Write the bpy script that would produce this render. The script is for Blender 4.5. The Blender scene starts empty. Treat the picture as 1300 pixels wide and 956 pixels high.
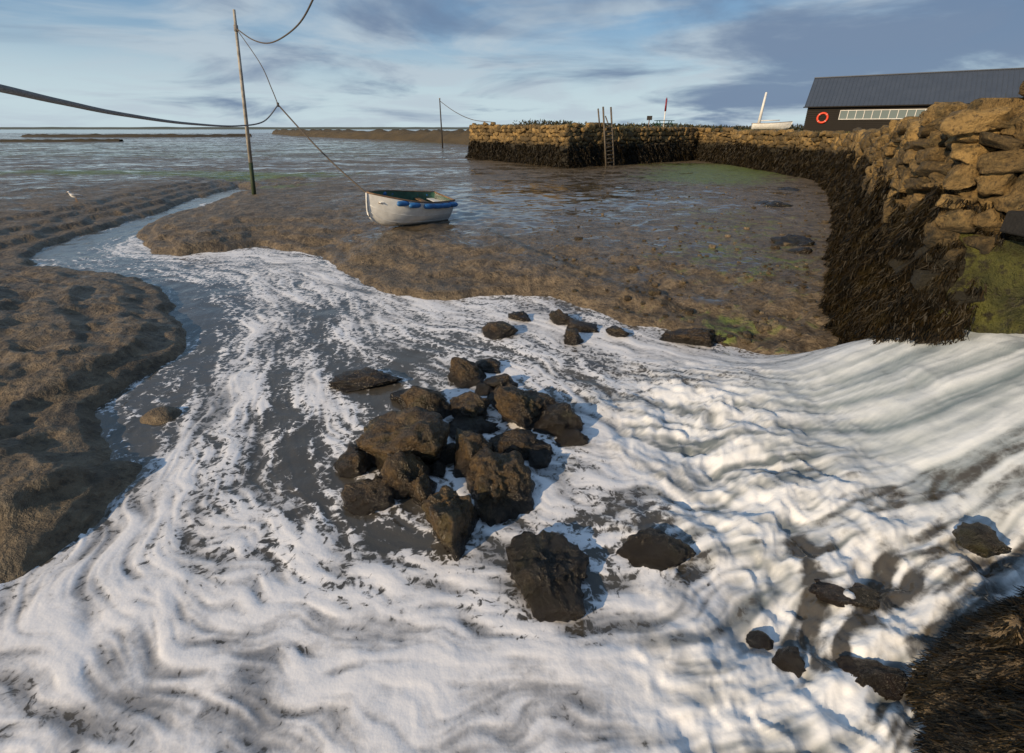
import bpy, bmesh, math, random
import numpy as np
from mathutils import Vector, Matrix, noise as mnoise
random.seed(7); rng=np.random.default_rng(7)
S=bpy.context.scene
S.view_settings.view_transform='Standard'; S.view_settings.look='None'; S.view_settings.exposure=0
H=3.5; PITCH=math.radians(23.7); FL=614.0
CP,SP=math.cos(PITCH),math.sin(PITCH)
ZW=-0.35
# ---- survey of the site: bearing of a feature + known level (or range) -> world position
def ray(u,v):
    a=(u-650)/FL; b=-(v-433)/FL
    return (a, CP+b*SP, -SP+b*CP)
def at(u,v,z=0.0):
    d=ray(u,v); t=(z-H)/d[2]; return (d[0]*t,d[1]*t,z)
def far(u,v,t):
    d=ray(u,v); return (d[0]*t,d[1]*t,H+d[2]*t)
# ---------------- numpy noise
TAB=rng.random((256,256))
def vn(x,y,s=0):
    x=x+s*17.37; y=y+s*9.71
    xi=np.floor(x).astype(int); yi=np.floor(y).astype(int)
    fx=x-xi; fy=y-yi; fx=fx*fx*(3-2*fx); fy=fy*fy*(3-2*fy)
    a=TAB[xi&255,yi&255]; b=TAB[(xi+1)&255,yi&255]; c=TAB[xi&255,(yi+1)&255]; d=TAB[(xi+1)&255,(yi+1)&255]
    return (a*(1-fx)+b*fx)*(1-fy)+(c*(1-fx)+d*fx)*fy
def fbm(x,y,o=4,s=0):
    r=0; a=.5; t=0
    for i in range(o):
        r=r+a*vn(x,y,s+i*3); t+=a; a*=.5; x,y=x*1.6-y*1.2,x*1.2+y*1.6
    return r/t
def ss(a,b,x):
    t=np.clip((x-a)/(b-a),0,1); return t*t*(3-2*t)
def segdist(x,y,A,B):
    dx,dy=B[0]-A[0],B[1]-A[1]; L=dx*dx+dy*dy+1e-9
    t=np.clip(((x-A[0])*dx+(y-A[1])*dy)/L,0,1)
    return np.hypot(x-A[0]-t*dx,y-A[1]-t*dy),t
def polyd(x,y,P):
    d=np.full(x.shape,1e9)
    for A,B in zip(P[:-1],P[1:]): d=np.minimum(d,segdist(x,y,A,B)[0])
    return d
def catmull(P,n=5):
    out=[]
    for i in range(len(P)-1):
        p0=P[max(i-1,0)];p1=P[i];p2=P[i+1];p3=P[min(i+2,len(P)-1)]
        for k in range(n):
            t=k/n
            out.append(tuple(.5*((2*b)+(-a+c)*t+(2*a-5*b+4*c-d)*t*t+(-a+3*b-3*c+d)*t**3) for a,b,c,d in zip(p0,p1,p2,p3)))
    out.append(tuple(P[-1])); return out
# ---------------- node helpers
def mat(name):
    m=bpy.data.materials.new(name); m.use_nodes=True; nt=m.node_tree
    return m,nt,nt.nodes['Principled BSDF']
def setin(nt,s,v):
    if isinstance(v,bpy.types.NodeSocket): nt.links.new(v,s)
    else: s.default_value=v
def col(c): return (c[0],c[1],c[2],1)
def coords(nt):
    return nt.nodes.new('ShaderNodeTexCoord').outputs['Object']
def geo(nt): return nt.nodes.new('ShaderNodeNewGeometry').outputs['Position']
def scalev(nt,v,s):
    n=nt.nodes.new('ShaderNodeMapping'); n.inputs['Scale'].default_value=s; nt.links.new(v,n.inputs['Vector']); return n.outputs[0]
def noi(nt,vec,scale,detail=5,rough=.55,dist=0):
    n=nt.nodes.new('ShaderNodeTexNoise'); nt.links.new(vec,n.inputs['Vector'])
    n.inputs['Scale'].default_value=scale;n.inputs['Detail'].default_value=detail;n.inputs['Roughness'].default_value=rough;n.inputs['Distortion'].default_value=dist
    return n.outputs['Fac']
def vor(nt,vec,scale,out='Distance',feature='F1'):
    n=nt.nodes.new('ShaderNodeTexVoronoi'); n.feature=feature; nt.links.new(vec,n.inputs['Vector']); n.inputs['Scale'].default_value=scale
    return n.outputs[out]
def mth(nt,op,a,b=0.0,clamp=False):
    n=nt.nodes.new('ShaderNodeMath'); n.operation=op; n.use_clamp=clamp
    setin(nt,n.inputs[0],a); setin(nt,n.inputs[1],b); return n.outputs[0]
def mr(nt,v,a,b,c=0.,d=1.):
    n=nt.nodes.new('ShaderNodeMapRange'); n.interpolation_type='SMOOTHSTEP'
    nt.links.new(v,n.inputs[0])
    for i,q in enumerate((a,b,c,d)): n.inputs[i+1].default_value=q
    return n.outputs[0]
def mix(nt,f,a,b):
    n=nt.nodes.new('ShaderNodeMix'); n.data_type='RGBA'
    setin(nt,n.inputs[0],f)
    for s,c in ((n.inputs[6],a),(n.inputs[7],b)):
        if isinstance(c,bpy.types.NodeSocket): nt.links.new(c,s)
        else: s.default_value=col(c)
    return n.outputs[2]
def attr(nt,name):
    n=nt.nodes.new('ShaderNodeAttribute'); n.attribute_name=name; return n.outputs['Fac']
def bump(nt,h,strength,dist,prev=None):
    n=nt.nodes.new('ShaderNodeBump'); setin(nt,n.inputs['Strength'],strength); n.inputs['Distance'].default_value=dist
    nt.links.new(h,n.inputs['Height'])
    if prev is not None: nt.links.new(prev,n.inputs['Normal'])
    return n.outputs[0]
def simple(name,c,rough=.6,metal=0,var=.25,scale=6,bmp=.2):
    m,nt,b=mat(name); v=coords(nt); n=noi(nt,v,scale,4)
    c2=tuple(q*(1-var) for q in c); c1=tuple(min(1,q*(1+var*.6)) for q in c)
    nt.links.new(mix(nt,mr(nt,n,.3,.7),c2,c1),b.inputs['Base Color'])
    b.inputs['Roughness'].default_value=rough; b.inputs['Metallic'].default_value=metal
    nt.links.new(bump(nt,noi(nt,v,scale*4,3),bmp,.02),b.inputs['Normal'])
    return m
# ---------------- mesh helpers
def link(o): S.collection.objects.link(o); return o
def mesh_np(name,V,F,m,attrs=None,smooth=True):
    me=bpy.data.meshes.new(name); V=np.asarray(V,dtype=np.float32); F=np.asarray(F,dtype=np.int32); k=F.shape[1]
    me.vertices.add(len(V)); me.vertices.foreach_set('co',V.ravel())
    me.loops.add(F.size); me.loops.foreach_set('vertex_index',F.ravel())
    me.polygons.add(len(F)); me.polygons.foreach_set('loop_start',np.arange(0,F.size,k,dtype=np.int32))
    me.update(calc_edges=True)
    if smooth: me.polygons.foreach_set('use_smooth',np.ones(len(F),dtype=bool))
    for n,a in (attrs or {}).items():
        at_=me.attributes.new(n,'FLOAT','POINT'); at_.data.foreach_set('value',np.asarray(a,dtype=np.float32))
    me.materials.append(m); me.validate()
    return link(bpy.data.objects.new(name,me))
def gridfaces(nr,nc):
    i=np.arange(nr-1)[:,None]*nc+np.arange(nc-1)[None,:]; i=i.ravel()
    return np.stack([i,i+1,i+nc+1,i+nc],1)
def pyd(name,V,F,m,smooth=False,parent=None):
    me=bpy.data.meshes.new(name); me.from_pydata([tuple(v) for v in V],[],F); me.materials.append(m)
    bm=bmesh.new(); bm.from_mesh(me); bmesh.ops.recalc_face_normals(bm,faces=bm.faces); bm.to_mesh(me); bm.free()
    if smooth: me.polygons.foreach_set('use_smooth',[True]*len(me.polygons))
    o=link(bpy.data.objects.new(name,me)); o.parent=parent; return o
def box(name,c,d,m,parent=None,rot=(0,0,0),bev=.01):
    me=bpy.data.meshes.new(name); bm=bmesh.new(); bmesh.ops.create_cube(bm,size=1)
    for v in bm.verts: v.co=Vector((v.co.x*d[0],v.co.y*d[1],v.co.z*d[2]))
    if bev: bmesh.ops.bevel(bm,geom=bm.edges[:],offset=min(bev,min(d)*.3),segments=1,affect='EDGES')
    bm.to_mesh(me); bm.free(); me.materials.append(m)
    o=link(bpy.data.objects.new(name,me)); o.location=c; o.rotation_euler=rot; o.parent=parent; return o
def tube(name,P,R,m,parent=None,seg=8,smooth_n=0,caps=True):
    P=[Vector(p) for p in P]
    if smooth_n:
        if not isinstance(R,(list,tuple)): R=[R]*len(P)
        Q=catmull([tuple(p)+(r,) for p,r in zip(P,R)],smooth_n); P=[Vector(q[:3]) for q in Q]; R=[q[3] for q in Q]
    if not isinstance(R,(list,tuple)): R=[R]*len(P)
    V=[];F=[]
    for i,p in enumerate(P):
        t=(P[min(i+1,len(P)-1)]-P[max(i-1,0)]).normalized()
        a=t.cross(Vector((0,0,1)) if abs(t.z)<.9 else Vector((1,0,0))).normalized(); b=t.cross(a)
        for k in range(seg):
            w=2*math.pi*k/seg; V.append(p+(a*math.cos(w)+b*math.sin(w))*R[i])
    for i in range(len(P)-1):
        for k in range(seg): F.append((i*seg+k,i*seg+(k+1)%seg,(i+1)*seg+(k+1)%seg,(i+1)*seg+k))
    if caps: F.append(tuple(range(seg))); F.append(tuple((len(P)-1)*seg+k for k in range(seg)))
    return pyd(name,V,F,m,True,parent)
def empty(name,loc=(0,0,0),rot=(0,0,0)):
    e=link(bpy.data.objects.new(name,None)); e.location=loc; e.rotation_euler=rot; e.empty_display_size=.3; return e

# =================================================== creek outline
bankpix=[(0,748),(60,712),(110,680),(150,640),(182,605),(150,575),(118,545),(125,522),(165,490),(222,455),(230,425),(215,385),(185,355),(120,345),(40,338),(28,326),(90,302),(180,276),(240,255),(300,238),(325,240),(260,262),(215,276),(182,290),(172,306),(186,320),(225,326),(280,320),(330,312),(385,320),(425,335),(450,356),(500,378),(560,381),(620,378),(700,376),(745,392),(800,412),(850,420),(900,432),(950,446),(1000,468),(1060,486),(1130,506)]
bank=[at(u,v,ZW)[:2] for u,v in bankpix]
bank=bank+[(6.4,6.5),(14,6.9),(14,2.5),(5.5,2.8),(3.7,2.85),(2.95,2.35),(2.42,1.7),(2.1,.6),(1.5,-4),(-9,-4),(-8,.5),(-6.0,2.0)]
def sdist(x,y):
    P=bank+[bank[0]]; d=np.full(x.shape,1e9); ins=np.zeros(x.shape,bool)
    for A,B in zip(P[:-1],P[1:]):
        d=np.minimum(d,segdist(x,y,A,B)[0])
        c=((A[1]>y)!=(B[1]>y)); den=(B[1]-A[1]) if abs(B[1]-A[1])>1e-9 else 1e-9
        ins^= c & (x<(B[0]-A[0])*(y-A[1])/den+A[0])
    return np.where(ins,-d,d)
islets=[(205,528,.34),(140,603,.4)]
def rise(x,y):   # the outfall: water surface climbs towards the sluice
    return (.30*ss(1.6,4.4,x)+.55*ss(4.2,5.6,x)+.5*ss(5.2,6.6,x))*ss(8.5,6.5,y)
def terr(x,y):
    x=np.asarray(x,dtype=float); y=np.asarray(y,dtype=float)
    r=np.hypot(x,y); near=np.clip(1-r/60,0,1)
    wx=(fbm(x*.9,y*.9,4,1)-.5)*.5*np.clip(r/8,.5,1.6)+(fbm(x*4,y*4,3,14)-.5)*.12
    sd=sdist(x,y)+wx
    n1=fbm(x*.35,y*.35,4,2)-.5; n2=1-abs(2*fbm(x*1.1,y*1.1,5,5)-1); n3=fbm(x*4,y*4,4,8)-.5
    n4=1-abs(2*fbm(x*2.6+n3,y*2.6,4,15)-1); n5=fbm(x*10,y*10,3,18)-.5
    terrace=.14*ss(.0,.22,sd)+.12*ss(.7,.95,sd+n1*1.6)+.10*ss(1.6,1.9,sd+n1*2.5)+.10*ss(2.8,3.2,sd+n1*3)
    o=ZW+terrace+.08*(1-np.exp(-np.maximum(sd,0)/1.0))+.04*ss(3,9,sd)
    flat=1-.45*ss(2.5,6.0,sd)*(x>-6)
    o=o+np.clip(sd*1.5,0,1)*flat*((n2-.75)*.24*near+(n4-.75)*.13*near**2+n3*.10*near*near+n5*.045*near**3+n1*.22)
    i=ZW+np.maximum(sd*.5,-.5)
    h=np.where(sd>0,o,i)
    for u,v,s in islets:
        px,py,_=at(u,v,ZW); h=np.maximum(h,ZW+.13-((x-px)**2+(y-py)**2*1.4)/s**2*.2+n3*.06)
    m=ss(-.1,.55,sd)*ss(3.6,2.9,y)*ss(1.9,2.3,x)
    h=h+m*(.72+.5*(fbm(x*1.7,y*1.7,4,4)-.5)*2)
    f=ss(110,230,y+x*.25*(x<0)+70*ss(-40,-110,x))
    h=h-f*.32+f*.50*(fbm(x/70,y/26,4,12)-.5)
    h=h-ss(420,800,y)*1.5
    return h
# =================================================== materials
def mud_material():
    m,nt,b=mat('wet_mud'); p=geo(nt)
    big=noi(nt,p,.45,4,.6,.3); fine=noi(nt,p,9,6,.68); mid=noi(nt,p,2.2,5,.62,.6); flatn=noi(nt,scalev(nt,p,(.05,.16,1)),1,5,.6,1.2)
    c=mix(nt,mr(nt,mid,.32,.68),(.056,.040,.023),(.200,.148,.090))
    c=mix(nt,mr(nt,big,.35,.65,0,.6),c,(.140,.105,.062))
    c=mix(nt,mr(nt,fine,.5,.72,0,.6),c,(.28,.225,.145))
    c=mix(nt,mr(nt,fine,.5,.32,0,.75),c,(.030,.022,.013))
    alg=attr(nt,'algae'); an=mth(nt,'ADD',alg,mth(nt,'MULTIPLY',mth(nt,'SUBTRACT',mid,.5),2.6))
    an=mth(nt,'ADD',an,mth(nt,'MULTIPLY',mth(nt,'SUBTRACT',flatn,.5),1.6))
    am=mr(nt,an,.20,.75)
    c=mix(nt,mth(nt,'MULTIPLY',am,.85),c,mix(nt,mr(nt,fine,.3,.7),(.05,.075,.012),(.18,.24,.04)))
    wn=noi(nt,scalev(nt,p,(.7,1.1,1)),1.1,6,.68,1.0)
    wet=mth(nt,'ADD',attr(nt,'wet'),mth(nt,'ADD',.5,mth(nt,'MULTIPLY',mth(nt,'SUBTRACT',wn,.5),2.1)))
    wet=mth(nt,'ADD',wet,mth(nt,'MULTIPLY',mth(nt,'SUBTRACT',big,.5),.9))
    wet=mth(nt,'ADD',wet,mth(nt,'MULTIPLY',mth(nt,'SUBTRACT',flatn,.5),mth(nt,'MULTIPLY',attr(nt,'farflat'),2.0)))
    wet=mth(nt,'SUBTRACT',wet,mth(nt,'MULTIPLY',am,.2))
    pud=mr(nt,wet,.96,1.05)
    c=mix(nt,mth(nt,'MULTIPLY',pud,.45),c,(.05,.045,.035))
    nt.links.new(c,b.inputs['Base Color'])
    wetn=mr(nt,wet,.50,.95,.55,.22)
    ro=nt.nodes.new('ShaderNodeMix'); ro.data_type='FLOAT'; nt.links.new(pud,ro.inputs[0]); nt.links.new(wetn,ro.inputs[2]); ro.inputs[3].default_value=.05
    nt.links.new(ro.outputs[0],b.inputs['Roughness'])
    inv=mth(nt,'SUBTRACT',1.0,mth(nt,'MULTIPLY',pud,.97))
    hh=mth(nt,'ADD',mth(nt,'MULTIPLY',mid,.13),mth(nt,'MULTIPLY',fine,.07))
    n=bump(nt,hh,inv,1.0)
    nt.links.new(n,b.inputs['Normal']); return m
MUD=mud_material()
def foam_material():
    m,nt,b=mat('foaming_water'); p=geo(nt)
    f=attr(nt,'foam'); fast=attr(nt,'fast'); L=attr(nt,'streak'); tone=attr(nt,'tone'); glass=attr(nt,'glass')
    wn=nt.nodes.new('ShaderNodeTexNoise'); nt.links.new(p,wn.inputs['Vector']); wn.inputs['Scale'].default_value=6; wn.inputs['Detail'].default_value=3
    add=nt.nodes.new('ShaderNodeVectorMath'); add.operation='MULTIPLY_ADD'; nt.links.new(wn.outputs['Color'],add.inputs[0]); add.inputs[1].default_value=(.26,.26,0); nt.links.new(p,add.inputs[2])
    q=add.outputs[0]
    v1=vor(nt,q,11); v2=vor(nt,q,30); fine=noi(nt,q,22,4,.7)
    lace=mth(nt,'ADD',mth(nt,'MULTIPLY',mth(nt,'SUBTRACT',v1,.42),.85),mth(nt,'MULTIPLY',mth(nt,'SUBTRACT',v2,.42),.45))
    lace=mth(nt,'ADD',lace,mth(nt,'MULTIPLY',mth(nt,'SUBTRACT',fine,.5),.9))
    slow=mth(nt,'SUBTRACT',1.0,mth(nt,'MULTIPLY',fast,.85))
    t=mth(nt,'ADD',f,mth(nt,'MULTIPLY',lace,slow))
    mask=mr(nt,t,.34,.68)
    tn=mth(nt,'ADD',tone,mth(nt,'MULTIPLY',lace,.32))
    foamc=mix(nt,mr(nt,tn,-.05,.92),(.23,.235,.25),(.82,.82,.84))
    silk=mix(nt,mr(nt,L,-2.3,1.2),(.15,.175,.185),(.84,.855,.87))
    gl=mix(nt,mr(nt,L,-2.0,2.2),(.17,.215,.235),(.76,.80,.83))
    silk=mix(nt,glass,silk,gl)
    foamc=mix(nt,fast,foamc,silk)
    water=mix(nt,noi(nt,p,1.5,3),(.050,.045,.036),(.095,.088,.078))
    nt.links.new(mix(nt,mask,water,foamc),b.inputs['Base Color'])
    rr=mth(nt,'SUBTRACT',mr(nt,mask,0,1,.10,.5),mth(nt,'MULTIPLY',glass,.12))
    nt.links.new(rr,b.inputs['Roughness'])
    nt.links.new(bump(nt,noi(nt,p,16,2,.6),.22,.02),b.inputs['Normal']); return m
FOAM=foam_material()
def stone_material(name,lo,hi,tide=True):
    m,nt,b=mat(name); p=geo(nt); r=attr(nt,'rnd')
    n=noi(nt,p,3.5,6,.68); f=noi(nt,p,18,5,.7)
    c=mix(nt,r,lo,hi); c=mix(nt,mr(nt,n,.44,.66,0,.8),c,(.060,.048,.022)); c=mix(nt,mr(nt,f,.52,.72,0,.5),c,(.42,.29,.11)); c=mix(nt,mr(nt,f,.50,.3,0,.9),c,(.022,.017,.010))
    sep=nt.nodes.new('ShaderNodeSeparateXYZ'); nt.links.new(p,sep.inputs[0])
    if tide:
        z=mth(nt,'ADD',sep.outputs[2],mth(nt,'MULTIPLY',mth(nt,'SUBTRACT',n,.5),2.0))
        c=mix(nt,mr(nt,z,1.8,2.6),(.020,.017,.009),c)
    nt.links.new(c,b.inputs['Base Color']); b.inputs['Roughness'].default_value=.8
    hh=mth(nt,'ADD',mth(nt,'MULTIPLY',n,.18),mth(nt,'MULTIPLY',f,.055))
    nt.links.new(bump(nt,hh,1,1.0),b.inputs['Normal']); return m
STONE=stone_material('quay_stone',(.10,.068,.028),(.40,.26,.095))
def boulder_material(name,a,b_,c_,rough):
    m,nt,b=mat(name); p=geo(nt); n=noi(nt,p,5,6,.7,.4); f=noi(nt,p,26,5,.7); g=noi(nt,p,2.3,3)
    c=mix(nt,mr(nt,n,.35,.65),a,b_); c=mix(nt,mr(nt,f,.52,.7,0,.7),c,c_); c=mix(nt,mr(nt,g,.5,.7,0,.5),c,(.05,.05,.016)); c=mix(nt,mr(nt,f,.47,.3,0,.8),c,(.010,.008,.005))
    geo_=nt.nodes.new('ShaderNodeSeparateXYZ'); nt.links.new(p,geo_.inputs[0])
    z=mth(nt,'ADD',geo_.outputs[2],mth(nt,'MULTIPLY',mth(nt,'SUBTRACT',n,.5),.25))
    w=mr(nt,z,-.3,-.02); c=mix(nt,w,(.012,.009,.006),c)
    nt.links.new(c,b.inputs['Base Color']); nt.links.new(mr(nt,w,0,1,.18,rough),b.inputs['Roughness'])
    hh=mth(nt,'ADD',mth(nt,'MULTIPLY',n,.09),mth(nt,'MULTIPLY',f,.035))
    nt.links.new(bump(nt,hh,1,1.0),b.inputs['Normal']); return m
ROCK=boulder_material('brown_rock',(.034,.021,.009),(.105,.066,.026),(.22,.145,.06),.30)
ROCKW=boulder_material('wet_rock',(.012,.010,.007),(.034,.026,.016),(.07,.055,.035),.2)
ROCKR=boulder_material('red_rock',(.022,.013,.009),(.055,.030,.018),(.08,.05,.032),.2)
def weed_material():
    m,nt,b=mat('bladderwrack'); r=attr(nt,'rnd'); p=geo(nt); n_=noi(nt,p,2.2,4,.65)
    c=mix(nt,r,(.004,.0035,.002),(.026,.017,.006)); c=mix(nt,mr(nt,n_,.48,.7,0,.6),c,(.034,.025,.008)); c=mix(nt,mr(nt,n_,.5,.3,0,.6),c,(.004,.004,.003))
    nt.links.new(c,b.inputs['Base Color']); b.inputs['Roughness'].default_value=.5; b.inputs['Specular IOR Level'].default_value=.18; return m
WEED=weed_material()
def grass_material():
    m,nt,b=mat('dry_grass'); r=attr(nt,'rnd')
    nt.links.new(mix(nt,r,(.05,.06,.015),(.20,.15,.05)),b.inputs['Base Color']); b.inputs['Roughness'].default_value=.7; return m
GRASS=grass_material()
# =================================================== terrain sheet
yr=.2+2.2*(np.exp(np.linspace(0,math.log(2300),900))-1)
yr=np.concatenate([np.linspace(-25,0,8),yr]); 
sc=np.concatenate([np.linspace(-3,-1.2,12),np.linspace(-1.12,1.12,600),np.linspace(1.2,3,12)])
Y=np.repeat(yr[:,None],len(sc),1); X=sc[None,:]*(1.06*np.maximum(Y,0)+3.4)
x=X.ravel(); y=Y.ravel(); z=terr(x,y)
def gauss(px,py,sx,sy): return np.exp(-((x-px)/sx)**2-((y-py)/sy)**2)
alg=-.45+1.4*gauss(19,46,8,9)+1.0*gauss(14,36,6,6)+1.3*gauss(-36,42,18,3.6)+1.0*gauss(-18,39,9,2.5)+.75*ss(45,70,y)*ss(220,120,y)*ss(5,-20,x)+.7*gauss(6,13,3,4)+.9*gauss(-15,33,5,2)+.75*gauss(9,20,4,8)+.7*gauss(4,8.6,1.8,1.4)
reg=-.06+.38*ss(13,26,y)+.38*gauss(2,24,7,12)+.40*gauss(-3,19,3.5,4)+.34*gauss(4.5,13,3.5,4)+.12*ss(60,100,y)
reg-=.40*gauss(-17,28,9,8)+.3*gauss(-12,20,5,3)
mesh_np('mudflat_ground',np.stack([x,y,z],1),gridfaces(*X.shape),MUD,{'algae':alg,'wet':reg,'farflat':ss(28,45,y)})
# =================================================== creek water with foam
def px(l,z=ZW): return [at(u,v,z)[:2] for u,v in l]
flows=[px([(1400,560),(1150,560),(1000,545),(850,500),(740,455),(640,415),(540,395),(460,370),(400,345),(300,332),(200,332),(105,322),(120,305),(180,284),(300,240)]),
 px([(1400,650),(1100,690),(950,700),(800,760),(600,780),(400,740),(260,660),(235,570),(290,480),(330,400),(285,350),(150,330)]),
 px([(1250,700),(1080,780),(960,900),(700,900),(400,870),(180,800),(130,720),(200,610),(215,520),(275,430),(250,370),(120,335)]),
 px([(1050,600),(880,600),(750,560),(650,490),(540,455),(440,430),(405,385),(350,350)]),
 px([(620,720),(520,690),(420,640),(368,570),(372,490),(405,430),(400,380)]),
 px([(800,640),(700,640),(560,590),(470,540),(430,480),(460,420),(440,380)])]
gx0,gy0,gs=-32.,-1.,.1
GX,GY=np.meshgrid(gx0+gs*np.arange(480),gy0+gs*np.arange(430),indexing='ij')
VX=np.zeros_like(GX);VY=np.zeros_like(GX)
for fl in flows:
    fl=catmull(fl,4); best=np.full(GX.shape,1e9); tx=np.zeros_like(GX); ty=np.zeros_like(GX)
    for A,B in zip(fl[:-1],fl[1:]):
        d,_=segdist(GX,GY,A,B); L=math.hypot(B[0]-A[0],B[1]-A[1])+1e-9; k=d<best
        best=np.where(k,d,best); tx=np.where(k,(B[0]-A[0])/L,tx); ty=np.where(k,(B[1]-A[1])/L,ty)
    w=1/(best**2+.03)**1.5; VX+=w*tx; VY+=w*ty
calm=1-.45*ss(2.5,4.5,GX)
n_=fbm(GX*.8,GY*.8,3,21); n2_=fbm(GX*2.2,GY*2.2,2,25)
sv=np.hypot(VX,VY)+1e-9; VX/=sv; VY/=sv
cy=np.gradient(n_,axis=1)/gs; cx=np.gradient(n_,axis=0)/gs; c2y=np.gradient(n2_,axis=1)/gs; c2x=np.gradient(n2_,axis=0)/gs
VX+=(cy*.85+c2y*.26)*calm; VY-=(cx*.85+c2x*.26)*calm
sv=np.hypot(VX,VY)+1e-9; VX/=sv; VY/=sv
NR,NC=640,900
yw=-.8+ (np.exp(np.linspace(math.log(2.2),math.log(42),NR))-1.6)
sw=np.linspace(-1.12,1.12,NC)
WY=np.repeat(yw[:,None],NC,1); WX=sw[None,:]*(1.06*np.maximum(WY,0)+2.9)
wx=WX.ravel(); wy=WY.ravel(); sdw=sdist(wx,wy)
keep=sdw<.75*np.clip(np.hypot(wx,wy)/8,.7,1.6)
idx=-np.ones(wx.size,int); idx[keep]=np.arange(keep.sum())
F=gridfaces(NR,NC); F=idx[F]; F=F[(F>=0).all(1)]
wx=wx[keep]; wy=wy[keep]; sdw=sdw[keep]; dist=np.hypot(wx,wy)
def vel(a,b):
    i=np.clip(((a-gx0)/gs),0,478.999); j=np.clip(((b-gy0)/gs),0,428.999); ii=i.astype(int); jj=j.astype(int); fi=i-ii; fj=j-jj
    def s(G): return (G[ii,jj]*(1-fi)+G[ii+1,jj]*fi)*(1-fj)+(G[ii,jj+1]*(1-fi)+G[ii+1,jj+1]*fi)*fj
    return s(VX),s(VY)
fast=ss(.5,2.4,wx+.7*(fbm(wx*1.5,wy*1.5,3,30)-.5)*2)*ss(8.5,6,wy)
fast=np.maximum(fast,ss(.3,1.8,wx)*ss(3.4,2.2,wy)*.9)
glass=ss(3.0,4.8,wx+.8*(fbm(wx*1.2,wy*2.5,3,33)-.5)*2)*ss(3.0,4.0,wy)
def lic(src,K,step):
    acc=np.zeros_like(wx); ws=0
    for sgn in (1,-1):
        a=wx.copy(); b=wy.copy()
        for k in range(K):
            if not(sgn==-1 and k==0):
                w=math.cos(k/K*math.pi/2); acc+=w*src(a,b); ws+=w
            u_,v_=vel(a,b); a+=sgn*step*u_; b+=sgn*step*v_
    L=acc/ws; return (L-L.mean())/L.std()
sc_=np.clip(dist/5,.8,1.8)
L=lic(lambda a,b: vn(a*14,b*14,40)*.5+vn(a*27,b*27,47)*.5,30,(.010+.008*fast+.010*glass)*sc_)
Lw=lic(lambda a,b: vn(a*4.2,b*4.2,43)*.55+vn(a*8.5,b*8.5,45)*.45,18,(.028+.012*fast+.02*glass)*sc_)
Ls=lic(lambda a,b: vn(a*20,b*20,41)*.5+vn(a*11,b*11,49)*.5,7,.014*sc_)
dens=np.full(wx.shape,.44)
def stroke(pts,w,val):
    global dens
    d=polyd(wx,wy,catmull(px(pts),3)); dens+=val*np.exp(-(d/w)**2)
stroke([(1300,570),(1150,560),(1000,560),(820,580)],1.3,.5)
stroke([(1150,530),(950,470),(800,440),(690,415)],.7,.34)
stroke([(690,400),(600,395),(470,372),(410,348),(330,325),(200,322),(165,305)],.6,.22)
stroke([(1000,720),(800,820),(500,820),(250,760),(60,790)],.9,.26)
stroke([(1000,960),(600,940),(200,900)],1.2,.34)
stroke([(40,800),(130,710),(185,640),(225,570),(290,490)],.30,.34)
stroke([(290,560),(310,450),(345,370)],.40,.16)
stroke([(400,600),(420,540),(400,470),(430,420),(520,400)],.18,.30)
stroke([(700,640),(760,600),(850,560)],.5,.2)
stroke([(620,600),(560,540),(620,480),(700,470)],.3,.25)
stroke([(415,395),(408,440),(440,490),(480,500)],.28,-.55)
stroke([(355,470),(362,560),(400,625),(470,668),(560,692)],.20,-.50)
stroke([(385,520),(420,600),(470,590)],.25,-.35)
stroke([(255,370),(258,430),(235,480),(175,535),(170,565)],.75,-.38)
stroke([(50,326),(150,338),(205,365),(225,400)],1.0,-.34)
stroke([(320,238),(240,258),(190,280),(120,302),(70,318)],1.3,-.7)
stroke([(520,450),(480,520),(460,560)],.25,-.35)
stroke([(740,600),(760,660),(690,740)],.30,-.38)
stroke([(760,720),(740,790)],.18,-.34)
stroke([(830,650),(830,700),(880,720)],.24,-.38)
stroke([(700,560),(760,580)],.2,-.3)
stroke([(640,440),(560,440),(500,470)],.25,-.22)
stroke([(1010,700),(1030,760),(1000,850)],.12,-.55)
stroke([(1150,760),(1080,800),(1050,860)],.10,-.5)
stroke([(350,690),(420,745),(520,760)],.14,-.25)
stroke([(600,760),(680,800)],.14,-.28)
big=fbm(wx*1.1,wy*1.1,4,50)-.5
dens+=.26*big+.20*(fbm(wx*4,wy*4,4,54)-.5)*(1.3)
foam=dens+L*.10+Lw*.085+Ls*.08-.10*ss(-.12,.1,sdw)
tone=.52+.16*Lw+.15*L+.05*Ls+.45*(fbm(wx*1.6,wy*1.6,4,57)-.5)
R=rise(wx,wy)
wpx=wx+.25*(fbm(wx*2,wy*2,3,91)-.5); wpy=wy+.25*(fbm(wx*2,wy*2,3,93)-.5)
lump=fbm(wpx*2.0,wpy*2.0,3,60)-.5; l2=fbm(wpx*7,wpy*7,4,64)-.5; l3=1-abs(2*fbm(wpx*3.6,wpy*3.6,4,67)-1)
turb=fast*(1-.75*glass)
strk=L*.9+Lw*.55+(l3-.75)*2.2*turb+(fbm(wpx*9,wpy*9,3,69)-.5)*2.2*turb
wz=ZW+R+np.clip(foam,0,1)*.015+L*(.0012+.0022*fast)+Lw*(.003+.003*fast)+lump*(.03+.24*turb)+l2*(.005+.05*turb)+(l3-.75)*.11*turb
wz=wz-ss(.15,.5,sdw)*.12*(1-fast)
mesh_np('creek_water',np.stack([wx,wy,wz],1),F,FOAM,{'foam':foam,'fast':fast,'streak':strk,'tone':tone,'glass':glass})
def wlev(x_,y_): return ZW+float(rise(np.array([x_]),np.array([y_]))[0])
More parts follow.
